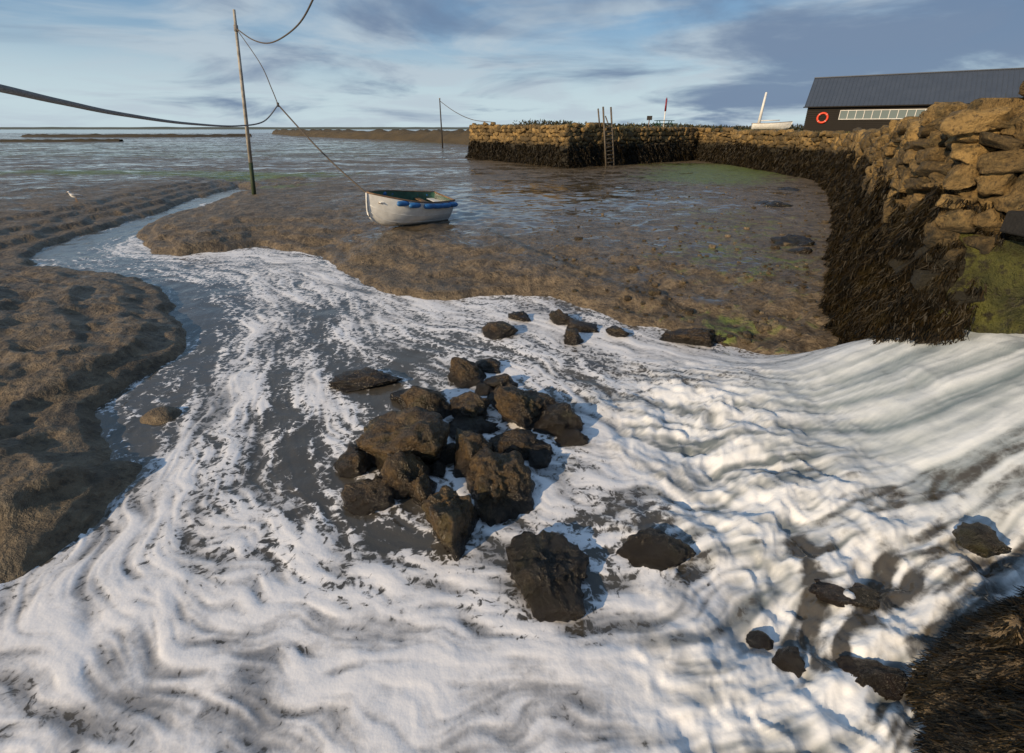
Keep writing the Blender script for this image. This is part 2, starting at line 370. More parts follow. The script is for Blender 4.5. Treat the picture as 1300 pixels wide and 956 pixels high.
# =================================================== sea
m,nt,b=mat('sea_water'); p=geo(nt); b.inputs['Base Color'].default_value=(.10,.13,.14,1); b.inputs['Roughness'].default_value=.12
nt.links.new(bump(nt,noi(nt,scalev(nt,p,(1,2.5,1)),.5,4),.15,.10),b.inputs['Normal'])
ys=np.concatenate([np.linspace(80,400,30),np.geomspace(450,6000,20)]); xs=np.linspace(-1,1,30)
SY=np.repeat(ys[:,None],30,1); SX=xs[None,:]*(SY*3)
mesh_np('sea',np.stack([SX.ravel(),SY.ravel(),np.full(SX.size,-.30)],1),gridfaces(*SX.shape),m)
# =================================================== quay walls
WP=[(14,6.9,3.9),(8.6,6.6,3.9),(7.1,6.35,3.9),(6.55,6.4,3.88),(6.25,6.8,3.85),(6.7,8.3,3.66),(9.2,12.6,3.5),(12.0,16.9,3.42),(18.2,27.6,3.3),(21.2,34,3.2),(22.2,42,3.3),(22,52,3.4),(21,59,3.5),(8.5,50,3.72),(5.1,47.2,3.8),(-4.8,63,3.9),(0,70,3.8),(30,95,3.6)]
n=len(WP); NW=[]
for i,(a,b_,zt) in enumerate(WP):
    A=Vector(WP[max(i-1,0)][:2]);B=Vector(WP[i][:2]);C=Vector(WP[min(i+1,n-1)][:2])
    d=((B-A).normalized() if i>0 else Vector((0,0)))+((C-B).normalized() if i<n-1 else Vector((0,0))); d.normalize()
    NW.append((-d.y,d.x))
core=simple('quay_core',(.03,.024,.015),.85)
land_pts=[]; V=[];Fc=[]
for i,(a,b_,zt) in enumerate(WP):
    B=Vector((a,b_)); nrm=Vector(NW[i]); q=B-nrm*.14; f=B+nrm*.2
    V+= [(f.x,f.y,-.9),(q.x,q.y,1.6),(q.x,q.y,zt-.18)]; land_pts.append((q.x,q.y,zt-.19))
for i in range(n-1):
    for k in range(2): Fc.append((i*3+k,i*3+3+k,i*3+4+k,i*3+1+k))
pyd('quay_core_wall',V,Fc,core)
lp=land_pts+[(120,200,3.2),(900,500,3.2),(900,-40,3.2),(14,-40,3.2)]
land_m=simple('rough_grass_ground',(.10,.085,.035),.9,var=.4,scale=.6)
me=bpy.data.meshes.new('quay_land_ground'); me.from_pydata(lp,[],[tuple(range(len(lp)))]); me.materials.append(land_m)
bm=bmesh.new(); bm.from_mesh(me); bmesh.ops.triangulate(bm,faces=bm.faces[:]); bmesh.ops.recalc_face_normals(bm,faces=bm.faces); bm.to_mesh(me); bm.free()
link(bpy.data.objects.new('quay_land_ground',me))
bm=bmesh.new(); bmesh.ops.create_cube(bm,size=2); bmesh.ops.subdivide_edges(bm,edges=bm.edges[:],cuts=4,use_grid_fill=True)
TV=np.array([v.co[:] for v in bm.verts]); TF=np.array([[v.index for v in f.verts] for f in bm.faces]); bm.free()
bm=bmesh.new(); bmesh.ops.create_cube(bm,size=2); bmesh.ops.subdivide_edges(bm,edges=bm.edges[:],cuts=10,use_grid_fill=True)
TV2=np.array([v.co[:] for v in bm.verts]); TF2=np.array([[v.index for v in f.verts] for f in bm.faces]); bm.free()
def sup(T,p_): return T/((np.abs(T)**p_).sum(1)**(1/p_))[:,None]
TS=sup(TV,5); TSn=sup(TV2,6.5)
SV=[];SF=[];SR=[];off=0
def add_stone(c,tx,ty,lx,ly,lz,r,near):
    global off
    T=TSn if near else TS; TFF=TF2 if near else TF
    k=T.copy()
    for _ in range(8):
        nv=rng.normal(0,1,3); nv/=np.linalg.norm(nv); dd=k@nv; lim=rng.uniform(.75,1.1); ex=np.maximum(dd-lim,0)[:,None]; k=k-ex*nv[None,:]
    o1=rng.random(3)*50
    nz=fbm(T[:,0]*1.7+T[:,2]*1.1+o1[0],T[:,1]*1.7-T[:,2]*1.3+o1[1],4,7)-.5
    k=k*(1+.48*nz[:,None])
    a=rng.normal(0,.18); ca,sa=math.cos(a),math.sin(a)
    xx=k[:,0]*lx; zz=k[:,2]*lz; yy=k[:,1]*ly
    xx,zz=xx*ca-zz*sa,xx*sa+zz*ca
    P=np.stack([c[0]+tx*xx+(-ty)*yy,c[1]+ty*xx+tx*yy,c[2]+zz],1)
    SV.append(P); SF.append(TFF+off); SR.append(np.full(len(P),r)); off+=len(P)
for i in range(1,n-1):
    A=WP[i];B=WP[i+1]; Ld=math.hypot(B[0]-A[0],B[1]-A[1]); tx,ty=(B[0]-A[0])/Ld,(B[1]-A[1])/Ld
    dm=math.hypot((A[0]+B[0])/2,(A[1]+B[1])/2); hs=.24 if dm<22 else .32; near=dm<17
    zz=1.35 if dm<22 else .5
    row=0
    while True:
        h=hs*random.uniform(.6,1.5); s=-random.random()*.3
        alive=False
        while s<Ld:
            l=random.uniform(.18,.56)*(1.0 if dm<22 else 1.6); f=min(max((s+l/2)/Ld,0),1); zt=A[2]+(B[2]-A[2])*f
            if zz+h*.4<zt+random.uniform(-.2,.08):
                alive=True; o_=random.uniform(-.11,.12)
                cx_=A[0]+tx*(s+l/2)-ty*o_; cy_=A[1]+ty*(s+l/2)+tx*o_
                hh=h*random.uniform(.8,1.2)
                add_stone((cx_,cy_,zz+h/2+random.uniform(-.07,.07)),tx,ty,l/2*1.10,.22+random.random()*.08,hh/2*1.14,min(1,max(0,random.gauss(.45,.35))),near)
            s+=l
        zz+=h; row+=1
        if not alive or row>18: break
mesh_np('quay_stone_wall',np.concatenate(SV),np.concatenate(SF),STONE,{'rnd':np.concatenate(SR)})
# =================================================== ribbons (weed, grass)
def ribbons(P,D,W,Ln,droop=0.,K=4,curl=.3):
    N=len(P); D=D/np.linalg.norm(D,axis=1)[:,None]
    side=np.cross(D,np.array([0,0,1.])+rng.normal(0,.5,(N,3))); side/=np.linalg.norm(side,axis=1)[:,None]+1e-9
    sway=rng.normal(0,curl,(N,1)); V=np.zeros((N,K,2,3))
    for k in range(K):
        t=k/(K-1); c=P+D*(Ln*t)[:,None]+side*(sway*Ln[:,None]*t*t)+np.array([0,0,-1.])*(droop*Ln*t*t)[:,None]
        w=(W*(1-.7*t**2))[:,None]*.5; V[:,k,0]=c-side*w; V[:,k,1]=c+side*w
    base=(np.arange(N)*K*2)[:,None]; q=[]
    for k in range(K-1): q.append(base+np.array([[2*k,2*k+1,2*k+3,2*k+2]]))
    F=np.concatenate(q); return V.reshape(-1,3),F,np.repeat(rng.random(N)**1.8,K*2)
def bulge(px_,py_,z): return .24*(fbm(px_*3+z,py_*3+z*2.2,3,74)-.5)*2+.18*(fbm(px_*7+z*3,py_*7+z*6,2,76)-.5)*2
def topz(px_,py_):
    return 2.3+.6*(fbm(px_*1.1+py_,py_*1.3,3,70)-.5)*2-.45*(np.hypot(px_,py_)>35)
def bare(px_,py_,z): return (py_<6.75)&(px_>6.5)&(z>.75)&(z<2.3)
def wall_weed():
    segs=[];wts=[]
    for i in range(1,n-2):
        A,B=WP[i],WP[i+1]; L_=math.hypot(B[0]-A[0],B[1]-A[1])+.35; k=max(1,int(L_/1.5))
        for j in range(k):
            P0=[A[q]+(B[q]-A[q])*j/k for q in range(2)]+[NW[i][q]+(NW[i+1][q]-NW[i][q])*j/k for q in range(2)]
            P1=[A[q]+(B[q]-A[q])*(j+1)/k for q in range(2)]+[NW[i][q]+(NW[i+1][q]-NW[i][q])*(j+1)/k for q in range(2)]
            dd=math.hypot(P0[0],P0[1]); segs.append((P0,P1)); wts.append((L_/k)/(dd**1.25))
    wts=np.array(wts); wts/=wts.sum(); N=130000
    ch=rng.choice(len(segs),N,p=wts); A=np.array([s[0] for s in segs])[ch]; B=np.array([s[1] for s in segs])[ch]
    t=rng.random(N)[:,None]; q=A+(B-A)*t; p=q[:,:2]; nr=q[:,2:]; nr=nr/np.linalg.norm(nr,axis=1)[:,None]
    r=np.hypot(p[:,0],p[:,1]); top=topz(p[:,0],p[:,1])
    z=rng.random(N)**.85*(top+.25)-.1
    ok=~bare(p[:,0],p[:,1],z); p=p[ok];z=z[ok];nr=nr[ok];r=r[ok]
    o_=.20+.50*np.clip(1-z/2.4,0,1)**1.3+rng.random(len(z))*.04+bulge(p[:,0],p[:,1],z)
    P=np.concatenate([p+nr*o_[:,None],z[:,None]+.1],1)
    D=np.concatenate([nr*(.05+rng.random((len(z),1))*.25),-np.ones((len(z),1))],1)+rng.normal(0,.22,(len(z),3))
    W=(.006+.0008*r)*rng.uniform(.7,1.6,len(z)); Ln=(.06+.0022*r)*rng.uniform(.5,1.7,len(z))
    return ribbons(P,D,W,Ln,.2,3,.5)
V1,F1,R1=wall_weed()
mesh_np('seaweed_on_quay',V1,F1,WEED,{'rnd':R1},smooth=False)
pts=[]
for i in range(1,n-2):
    A,B=WP[i],WP[i+1]; L_=math.hypot(B[0]-A[0],B[1]-A[1]); st=.06 if math.hypot(A[0],A[1])<15 else .3; k=max(2,int(L_/st))
    for j in range(k+(1 if i==n-3 else 0)):
        f=j/k; nn=Vector((NW[i][0]+(NW[i+1][0]-NW[i][0])*f,NW[i][1]+(NW[i+1][1]-NW[i][1])*f)).normalized()
        pts.append((A[0]+(B[0]-A[0])*f,A[1]+(B[1]-A[1])*f,nn.x,nn.y))
KZ=46; pts=np.array(pts); G=[]
topm=topz(pts[:,0],pts[:,1])-.1
for k in range(KZ):
    fz=k/(KZ-1); zz=-.5+fz*(topm+.5); o_=(.20+.50*np.clip(1-zz/2.4,0,1)**1.3)+bulge(pts[:,0],pts[:,1],zz)-.01
    if fz>.9: o_=o_*(1-fz)/.1-.12*(fz-.9)/.1
    o_=np.where(bare(pts[:,0],pts[:,1],zz),o_*.2,o_)
    G.append(np.stack([pts[:,0]+pts[:,2]*o_,pts[:,1]+pts[:,3]*o_,zz],1))
G=np.concatenate(G)
mesh_np('seaweed_mat',G,gridfaces(KZ,len(pts)),WEED,{'rnd':rng.random(len(G))*.6})
def ground_weed(cx,cy,sx,sy,N,w,l,lift=.03,sdmin=None):
    p=np.stack([cx+rng.uniform(-1,1,N)*sx,cy+rng.uniform(-1,1,N)*sy],1)
    k=((p[:,0]-cx)/sx)**2+((p[:,1]-cy)/sy)**2<rng.random(N)*1.0
    if sdmin is not None: k=(sdist(p[:,0],p[:,1])>sdmin)
    p=p[k]; N=len(p)
    e=.05; h=terr(p[:,0],p[:,1]); hx=(terr(p[:,0]+e,p[:,1])-h)/e; hy=(terr(p[:,0],p[:,1]+e)-h)/e
    ang=rng.random(N)*6.28
    D=np.stack([-hx+.5*np.cos(ang),-hy+.5*np.sin(ang),np.zeros(N)],1); D[:,2]=np.clip(hx*D[:,0]+hy*D[:,1],-1.5,.3)+.05
    return ribbons(np.concatenate([p,(h+lift*rng.random(N))[:,None]],1),D,w*rng.uniform(.6,1.5,N),l*rng.uniform(.5,1.5,N),.15)
VV=ground_weed(3.6,1.7,1.7,1.4,60000,.008,.06,.04,0.05); mesh_np('seaweed_on_rocks',VV[0],VV[1],WEED,{'rnd':VV[2]},smooth=False)
# =================================================== boulders
def boulder(name,loc,rad,m,seed,rotz=0,sub=4):
    r_=random.Random(seed); bm=bmesh.new(); bmesh.ops.create_icosphere(bm,subdivisions=sub,radius=1)
    pl=[]
    for i in range(13):
        v=Vector((r_.gauss(0,1),r_.gauss(0,1),r_.gauss(0,1))).normalized(); pl.append((v,r_.uniform(.66,1.05)))
    o=Vector((r_.uniform(0,90),r_.uniform(0,90),r_.uniform(0,90)))
    for v in bm.verts:
        d=v.co.normalized(); s=sum(max(d.dot(n_)/k,0)**22 for n_,k in pl); rr=min(s**(-1/22) if s>0 else 1.3,1.35)
        rr*=1+.20*mnoise.fractal(d*1.6+o,1.,2.,5)+.10*mnoise.fractal(d*6+o,.8,2.,4)
        v.co=Vector((d.x*rr*rad[0],d.y*rr*rad[1],d.z*rr*rad[2]))
    for f in bm.faces: f.smooth=True
    me=bpy.data.meshes.new(name); bm.to_mesh(me); bm.free(); me.materials.append(m)
    o_=link(bpy.data.objects.new(name,me)); o_.location=loc; o_.rotation_euler=(0,0,rotz); return o_
rocks=[(590,477,40,32,0),(620,465,35,18,0),(540,517,55,38,0),(515,503,45,16,0),(596,521,50,38,0),(637,488,35,22,0),(663,522,60,50,0),(638,507,38,30,0),(709,535,60,40,1),(512,572,95,60,0),(450,587,45,38,0),(595,548,50,26,1),(650,569,55,32,0),(603,580,46,50,0),(685,577,40,30,1),(510,612,48,50,0),(466,636,48,36,0),(538,625,26,48,0),(626,617,72,78,0),(575,663,60,88,0),(690,738,92,72,1),(825,705,84,32,1),(465,483,64,14,0),(712,408,24,18,0),(740,416,42,14,0),(727,432,20,20,0),(632,424,32,20,0),(662,404,22,12,0),(878,429,58,24,0),(1085,757,70,10,2),(965,812,34,10,1),(1000,838,34,20,1),(1245,690,50,30,1),(740,348,20,12,0),(722,560,34,26,1),(570,577,30,26,0),(920,432,30,14,0),(785,425,26,14,0),(1110,862,64,20,2),(555,598,22,18,1),(615,500,24,18,1),(488,545,30,20,0)]
for i,(u,v,w,h,k) in enumerate(rocks):
    X0=at(u,v,ZW); z0=wlev(X0[0],X0[1])
    d=ray(u,v); t=(z0+.05-H)/d[2]; rx=w*.5*t/FL; rz=h*.5*t/FL*1.0
    c=at(u,v,z0+rz*(.25 if k==0 else -.05)); g=1.12
    boulder('boulder',(c[0],c[1],c[2]),(rx*g,(rx+rz)*.5*g,rz*g),[ROCK,ROCKW,ROCKR][k],100+i,0,5 if w>55 else 4)
for i,(u,v,w,h) in enumerate([(985,267,44,6),(1002,318,44,10),(1000,246,36,4),(968,264,24,5),(1015,328,26,8)]):
    c=at(u,v,0); t=H/-ray(u,v)[2]; hb=float(terr(np.array([c[0]]),np.array([c[1]]))[0]); boulder('boulder',(c[0],c[1],hb-.03),(w*.5*t/FL,w*.4*t/FL,h*.8*t/FL),ROCKW,300+i)
PV=[];PF=[];PR=[];off2=0
def pebb(cx,cy,s):
    global off2
    h=float(terr(np.array([cx]),np.array([cy]))[0]); k=TS*(1+.15*rng.standard_normal((len(TS),1))*.5)*np.array([s*rng.uniform(.7,1.3),s*rng.uniform(.7,1.3),s*.6])
    PV.append(k+np.array([cx,cy,h+s*.15])); PF.append(TF+off2); PR.append(np.full(len(k),random.random()**2)); off2+=len(k)
for i in range(520):
    u=random.uniform(700,1050); v=random.uniform(240,460) ; c=at(u,v,0)
    if float(sdist(np.array([c[0]]),np.array([c[1]]))[0])>.2: pebb(c[0],c[1],random.uniform(.015,.05)*(1 if random.random()<.9 else 2.4))
for i in range(60):
    c=at(random.uniform(840,960),random.uniform(412,440),0); pebb(c[0],c[1],random.uniform(.02,.06))
mesh_np('pebbles',np.concatenate(PV),np.concatenate(PF),stone_material('pebble_stone',(.04,.03,.02),(.28,.22,.15),False),{'rnd':np.concatenate(PR)})
# =================================================== grass on the quay
gp=[]
for i in range(4,n-2):
    A,B=WP[i],WP[i+1]; L_=math.hypot(B[0]-A[0],B[1]-A[1]); k=int(L_*70)
    d=Vector((B[0]-A[0],B[1]-A[1])).normalized(); nr=(-d.y,d.x)
    t=rng.random(k); ins=rng.random(k)**2*1.5+.0
    q=np.stack([A[0]+(B[0]-A[0])*t-nr[0]*ins,A[1]+(B[1]-A[1])*t-nr[1]*ins,A[2]+(B[2]-A[2])*t-.15],1)
    kk=fbm(q[:,0]*.5,q[:,1]*.5,3,80)>.46; gp.append(q[kk])
gp=np.concatenate(gp); N=len(gp)
r=np.hypot(gp[:,0],gp[:,1])
V,F_,R_=ribbons(gp,np.stack([rng.normal(0,.4,N),rng.normal(0,.4,N),np.ones(N)],1),.008+.0009*r,rng.uniform(.12,.34,N),.1,4)
mesh_np('grass_on_quay',V,F_,GRASS,{'rnd':R_},smooth=False)
def scrub(name,pts,hgt,dep,N,m):
    pts=np.array(pts,dtype=float); k=rng.integers(0,len(pts)-1,N); t=rng.random(N)[:,None]
    p=pts[k]+(pts[k+1]-pts[k])*t; hh=hgt*(.35+.9*fbm(p[:,0]*.12,p[:,1]*.12,4,90))
    p[:,0]+=rng.normal(0,dep,N); p[:,1]+=rng.normal(0,dep,N); p[:,2]+=rng.random(N)*hh
    V,F_,R_=ribbons(p,rng.normal(0,1,(N,3))+np.array([0,0,.6]),np.full(N,.22),rng.uniform(.2,.5,N),0,3)
    mesh_np(name,V,F_,m,{'rnd':R_},smooth=False)
m,nt,b=mat('scrub_leaf'); nt.links.new(mix(nt,attr(nt,'rnd'),(.025,.03,.012),(.09,.08,.03)),b.inputs['Base Color'])
scrub('scrub_hedge',[(2,78,3.5),(22,92,3.3),(45,105,3.1),(75,110,3.1),(110,120,3.1)],1.0,1.2,9000,m)
# =================================================== distant rock breakwater and shore
def ridge(name,pts,hgt,wid,m,seed):
    P=catmull(pts,20); k=len(P); Q=np.array(P); T=np.gradient(Q,axis=0); T/=np.linalg.norm(T,axis=1)[:,None]; Nn=np.stack([-T[:,1],T[:,0]],1)
    s=np.linspace(-1,1,15); G=[]
    for j in s:
        pr=(1-j*j); pos=Q+Nn*(j*wid)
        hh=hgt*pr*(.7+.5*fbm(pos[:,0]*.5+j*3,pos[:,1]*.5,4,seed))+pr*.9*(fbm(pos[:,0]*1.3,pos[:,1]*1.3+j*5,2,seed+5)-.5)
        G.append(np.stack([pos[:,0],pos[:,1],hh-.4],1))
    G=np.concatenate(G); return mesh_np(name,G,gridfaces(15,k),m,{'rnd':rng.random(len(G))},smooth=False)
rubble=stone_material('rubble_stone',(.024,.018,.010),(.07,.050,.024),False)
ridge('stone_breakwater',[(14,84),(2,100),(-10,125),(-45,185),(-110,280),(-170,380)],3.6,3.6,rubble,33)
far_m=simple('distant_land',(.09,.11,.10),.9,bmp=0)
ridge('distant_shore',[(-3500,3300),(-1500,3500),(0,3600),(1500,3500),(3500,3400)],14,60,far_m,44)
ridge('mud_bank_island',[(-165,150),(-140,152),(-118,158)],1.0,2.5,rubble,51)
ridge('mud_bank_island',[(-230,250),(-170,246),(-130,262)],1.5,5,rubble,57)
# =================================================== boathouse
m,nt,b=mat('tarred_boards'); v=coords(nt)
nt.links.new(mix(nt,noi(nt,scalev(nt,v,(1,1,8)),2,4),(.006,.005,.004),(.020,.016,.013)),b.inputs['Base Color']); b.inputs['Roughness'].default_value=.7; b.inputs['Specular IOR Level'].default_value=.25; TAR=m
m,nt,b=mat('grey_roof'); v=coords(nt); nt.links.new(mix(nt,noi(nt,v,.7,4),(.040,.052,.075),(.070,.085,.115)),b.inputs['Base Color']); b.inputs['Roughness'].default_value=.42; ROOF=m
WHITE=simple('white_paint',(.72,.72,.70),.5,var=.1,scale=3,bmp=.05)
m,nt,b=mat('window_glass'); b.inputs['Base Color'].default_value=(.16,.20,.20,1); b.inputs['Roughness'].default_value=.08; GLASS=m
bh=empty('timber_boathouse',(36.0,65.2,3.15),(0,0,math.atan2(-.56,.83)))
BL,BD,EV,RG=18.6,8.4,3.0,6.1
pyd('walls',[(0,0,-.5),(BL,0,-.5),(BL,BD,-.5),(0,BD,-.5),(0,0,EV),(BL,0,EV),(BL,BD,EV),(0,BD,EV),(0,BD/2,RG-.12),(BL,BD/2,RG-.12)],
    [(0,1,5,4),(2,3,7,6),(0,4,8,7,3),(1,2,6,9,5)],TAR,parent=bh)
for k in range(14): box('weatherboard_%d'%k,(BL/2,-.03,-.1+k*.215),(BL+.06,.05,.19),TAR,bh,(math.radians(-7),0,0),0)
for k in range(14): box('end_board_%d'%k,(-.03,BD/2,-.1+k*.215),(.05,BD,.19),TAR,bh,(0,math.radians(7),0),0)
sl=math.atan2(RG-EV,BD/2); hyp=math.hypot(RG-EV,BD/2)+.5
for sgn,nm in ((1,'roof_front'),(-1,'roof_back')):
    cy=BD/2-sgn*(hyp/2-.0)*math.cos(sl); cz=RG-(hyp/2)*math.sin(sl)+.03
    box(nm,(BL/2+.2,cy,cz),(BL+1.2,hyp,.12),ROOF,bh,(sgn*sl,0,0),.01)
    if sgn==1:
        for k in range(48): box('roof_seam_%d'%k,(-.35+k*(BL+1.1)/47,cy-.07*math.sin(sl),cz+.085*math.cos(sl)),(.05,hyp,.05),ROOF,bh,(sl,0,0),0)
box('ridge_cap',(BL/2+.2,BD/2,RG+.10),(BL+1.24,.35,.1),ROOF,bh)
box('gutter',(BL/2,-.45,EV-.27),(BL+1,.12,.12),TAR,bh)
box('window_sill',(8.2,-.12,1.38),(9.6,.14,.08),WHITE,bh); box('window_head',(8.2,-.10,2.32),(9.6,.1,.08),WHITE,bh)
for k in range(13): box('mullion_%d'%k,(3.44+k*.793,-.10,1.85),(.07,.09,.86),WHITE,bh)
for k in range(12): box('pane_%d'%k,(3.84+k*.793,-.075,1.85),(.70,.03,.85),GLASS,bh,(0,0,0),0)
box('door',(15.6,-.09,1.0),(2.4,.08,2.1),TAR,bh); box('door_frame',(15.6,-.06,2.1),(2.6,.1,.1),WHITE,bh)
def torus(name,c,R0,r0,m,parent,rot):
    bpy.ops.mesh.primitive_torus_add(major_radius=R0,minor_radius=r0,major_segments=32,minor_segments=10)
    o=bpy.context.object; o.name=name; o.data.materials.append(m); o.location=c; o.rotation_euler=rot; o.parent=parent
    for p_ in o.data.polygons: p_.use_smooth=True
    return o
ORG=simple('orange_plastic',(.75,.07,.025),.45,var=.1)
bpy.context.view_layer.update()
lb=empty('lifebuoy'); lb.location=bh.matrix_world@Vector((1.75,-.16,1.55)); lb.rotation_euler=bh.rotation_euler
torus('ring',(0,0,0),.52,.12,ORG,lb,(math.pi/2,0,0))
for k in range(4):
    a=math.pi/4+k*math.pi/2; torus('band_%d'%k,(.52*math.cos(a),0,.52*math.sin(a)),.122,.018,WHITE,lb,(0,-a,0))
box('mounting_board',(0,.07,0),(.5,.03,.2),TAR,lb)
# =================================================== boat
HULLW=simple('white_hull_paint',(.82,.82,.79),.35,var=.12,scale=5,bmp=.05)
BLUE=simple('blue_fender',(.03,.16,.42),.45,var=.25); GREENP=simple('green_paint',(.045,.13,.09),.5); WOOD=simple('varnished_wood',(.20,.12,.06),.5,var=.4,scale=9)
DARKW=simple('dark_inside',(.05,.055,.05),.7)
def hull(parent,L=3.9,B=1.6,Dp=.75,outer=HULLW,inner=GREENP,fenders=True):
    NS=17;NPf=9
    def ring(s,inset=0):
        t=s/(NS-1)
        b=B/2*(.78+.22*math.sin(min(t/.45,1)*math.pi/2))*(1-max(0,(t-.45)/.55)**2.3)
        b=max(b-inset,.012); sheer=Dp+.25*t*t+.06*(1-t)**2; keel=.05+.02*(1-t)+.42*max(0,(t-.78)/.22)**2.2
        X_=-L/2+L*t; out=[]
        for k in range(NPf):
            a=k/(NPf-1); yy=b*math.sin(a*math.pi/2)**.72; zz=keel+inset*.6+(sheer-keel-inset*.6)*(1-math.cos(a*math.pi/2))**.85
            rake=.18*max(0,(t-.8)/.2)*(zz/sheer)
            out.append((X_+rake,yy,zz))
        return [(p_[0],-p_[1],p_[2]) for p_ in out[::-1]]+out[1:]
    def skin(nm,ins,m):
        V=[];F=[]; c=2*NPf-1
        for s in range(NS): V+=ring(s,ins)
        for s in range(NS-1):
            for k in range(c-1): F.append((s*c+k,s*c+k+1,(s+1)*c+k+1,(s+1)*c+k))
        F.append(tuple(range(c))); return pyd(nm,V,F,m,True,parent),V,c
    o,V,c=skin('hull_planking',0,outer)
    for p_ in o.data.polygons:
        if len(p_.vertices)>4: p_.use_smooth=False
    skin('inner_lining',.035,inner)
    for side in (0,c-1):
        rail=[V[s*c+side] for s in range(NS)]
        tube('gunwale_%d'%side,[(a,b_,z_+.01) for a,b_,z_ in rail],.028,WOOD,parent)
        sg=-1 if side==0 else 1
        for st in (3,5):
            tube('strake_%d_%d'%(side,st),[V[s*c+(c-1-(NPf-1-st) if sg>0 else NPf-1-st)] for s in range(NS)],.010,outer,parent,6)
        if fenders:
            for s in (1,3,5,7,10,12):
                q=V[s*c+side]; zf=q[2]-.12; x0=q[0]
                tube('fender_%d_%d'%(side,s),[(x0-.22,q[1]+sg*.05,zf),(x0-.18,q[1]+sg*.07,zf),(x0+.15,q[1]+sg*.06,zf),(x0+.20,q[1]+sg*.04,zf)],[.04,.09,.09,.04],BLUE,parent,10,3)
    tube('transom_rail',[V[0],V[c-1]],.03,WOOD,parent)
    tube('keel',[(-L/2+.05,0,.05),(0,0,.03),(L*.28,0,.05),(L*.42,0,.2),(L*.5+.1,0,.5),(L*.5+.2,0,Dp+.25)],.03,outer,parent,6,4)
    for k,xx in enumerate((-.25,.2)): box('thwart_%d'%k,(xx*L,0,Dp-.18),(.24,B*.86*(1 if xx<0 else .86),.035),WOOD,parent)
    box('stern_bench',(-.43*L,0,Dp-.18),(.35,B*.72,.035),WHITE,parent); box('foredeck',(.375*L,0,Dp-.02),(.5,B*.42,.03),WHITE,parent)
    box('floor_boards',(-.05*L,0,.2),(L*.6,B*.45,.03),DARKW,parent)
    tube('oar',[(-1.3,.28,Dp-.1),(1.1,.22,Dp-.06)],.022,WOOD,parent); box('oar_blade',(1.28,.215,Dp-.055),(.45,.13,.015),WOOD,parent)
bc=at(515,294,0); hb=float(terr(np.array([bc[0]]),np.array([bc[1]+.5]))[0])
boat=empty('rowing_boat',(bc[0],bc[1]+.5,hb-.06),(math.radians(-10),math.radians(-4),math.radians(228)))
hull(boat,3.3,1.6,1.0)
# =================================================== mooring pole, ropes
POLE=simple('weathered_pole',(.38,.35,.30),.75,var=.4,scale=3); POLEG=simple('weedy_pole',(.03,.05,.02),.7)
ROPE=simple('rope_fibre',(.28,.26,.24),.85,var=.35,scale=60,bmp=.6)
ROPED=simple('thin_rope_fibre',(.09,.075,.06),.85,var=.3,scale=60,bmp=.4)
pb=at(322,250,0); pt=far(297,12,23.6)
pl=empty('mooring_pole'); B0=Vector((pb[0],pb[1],-.4)); T0=Vector(pt)
tube('lower_shaft',[B0,B0.lerp(T0,.24)],[.12,.105],POLEG,pl,10); tube('upper_shaft',[B0.lerp(T0,.235),B0.lerp(T0,.6),T0],[.105,.085,.062],POLE,pl,10)
tube('rope_lashing',[B0.lerp(T0,.90),B0.lerp(T0,.93)],.10,ROPE,pl,10)
knot=far(353,133,20)
tube('mooring_rope',[far(-260,60,1.6),far(-120,88,2.2),far(0,112,3.0),far(80,130,4.2),far(160,146,6.2),(far(240,157,10)),far(300,160,15),far(335,154,18),knot],.024,ROPE,None,10,8)
att=B0.lerp(T0,.915)
tube('mooring_rope',[far(430,-90,11),far(397,0,15),far(375,35,18),far(345,54,21),far(322,51,22.6),att],.028,ROPED,None,8,8)
tube('mooring_rope',[att,far(330,80,22),far(345,113,20.6),knot],.020,ROPED,None,6,6)
bpy.context.view_layer.update()
bow=boat.matrix_world@Vector((1.8,0,1.2))
tube('boat_painter_rope',[knot,Vector(knot).lerp(bow,.33)+Vector((0,0,-.12)),Vector(knot).lerp(bow,.66)+Vector((0,0,-.14)),bow],.030,ROPED,None,6,8)
tube('rope_knot',[Vector(knot)+Vector((0,0,.08)),Vector(knot)+Vector((0,0,-.08))],[.05,.05],ROPED)
q=at(562,190,0); p2=empty('mud_post')
tube('shaft',[(q[0],q[1],-.3),(q[0]-.05,q[1],8.3)],[.15,.09],simple('dark_post',(.05,.045,.04),.8),p2,8)
tube('cap',[(q[0]-.05,q[1],8.28),(q[0]-.05,q[1],8.45)],.12,POLE,p2,8)
e=Vector((-2.0,64,4.2)); s0=Vector((q[0]-.05,q[1],8.0))
tube('mooring_rope',[s0,s0.lerp(e,.33)+Vector((0,0,-.7)),s0.lerp(e,.66)+Vector((0,0,-.8)),e],.045,ROPED,None,6,6)
# =================================================== ladder
lad=empty('quay_ladder'); nn=Vector((.6,-.8,0)).normalized()*1.0; tt=Vector((-.8,-.6,0)); cb=Vector((8.6,50.1,0))
LW=simple('ladder_wood',(.12,.10,.075),.8,var=.3)
a0=[cb+tt*s+nn*1.35+Vector((0,0,-.1)) for s in (-.55,.55)]; a1=[cb+tt*s+nn*.45+Vector((0,0,5.35)) for s in (-.42,.62)]
for k in (0,1): tube('rail_%d'%k,[a0[k],a1[k]],.085,LW,lad)
for k in range(12):
    f=.06+k*.062; tube('rung_%d'%k,[a0[0].lerp(a1[0],f),a0[1].lerp(a1[1],f)],.055,LW,lad,6)
c1=cb+tt*1.0+nn*.2+Vector((0,0,5.2)); tube('handhold',[cb+tt*.62+nn*.3+Vector((0,0,3.2)),c1],.07,LW,lad); tube('brace',[cb-tt*.9-nn*.6+Vector((0,0,4.6)),cb-tt*.5+nn*.4+Vector((0,0,3.6))],.06,LW,lad)
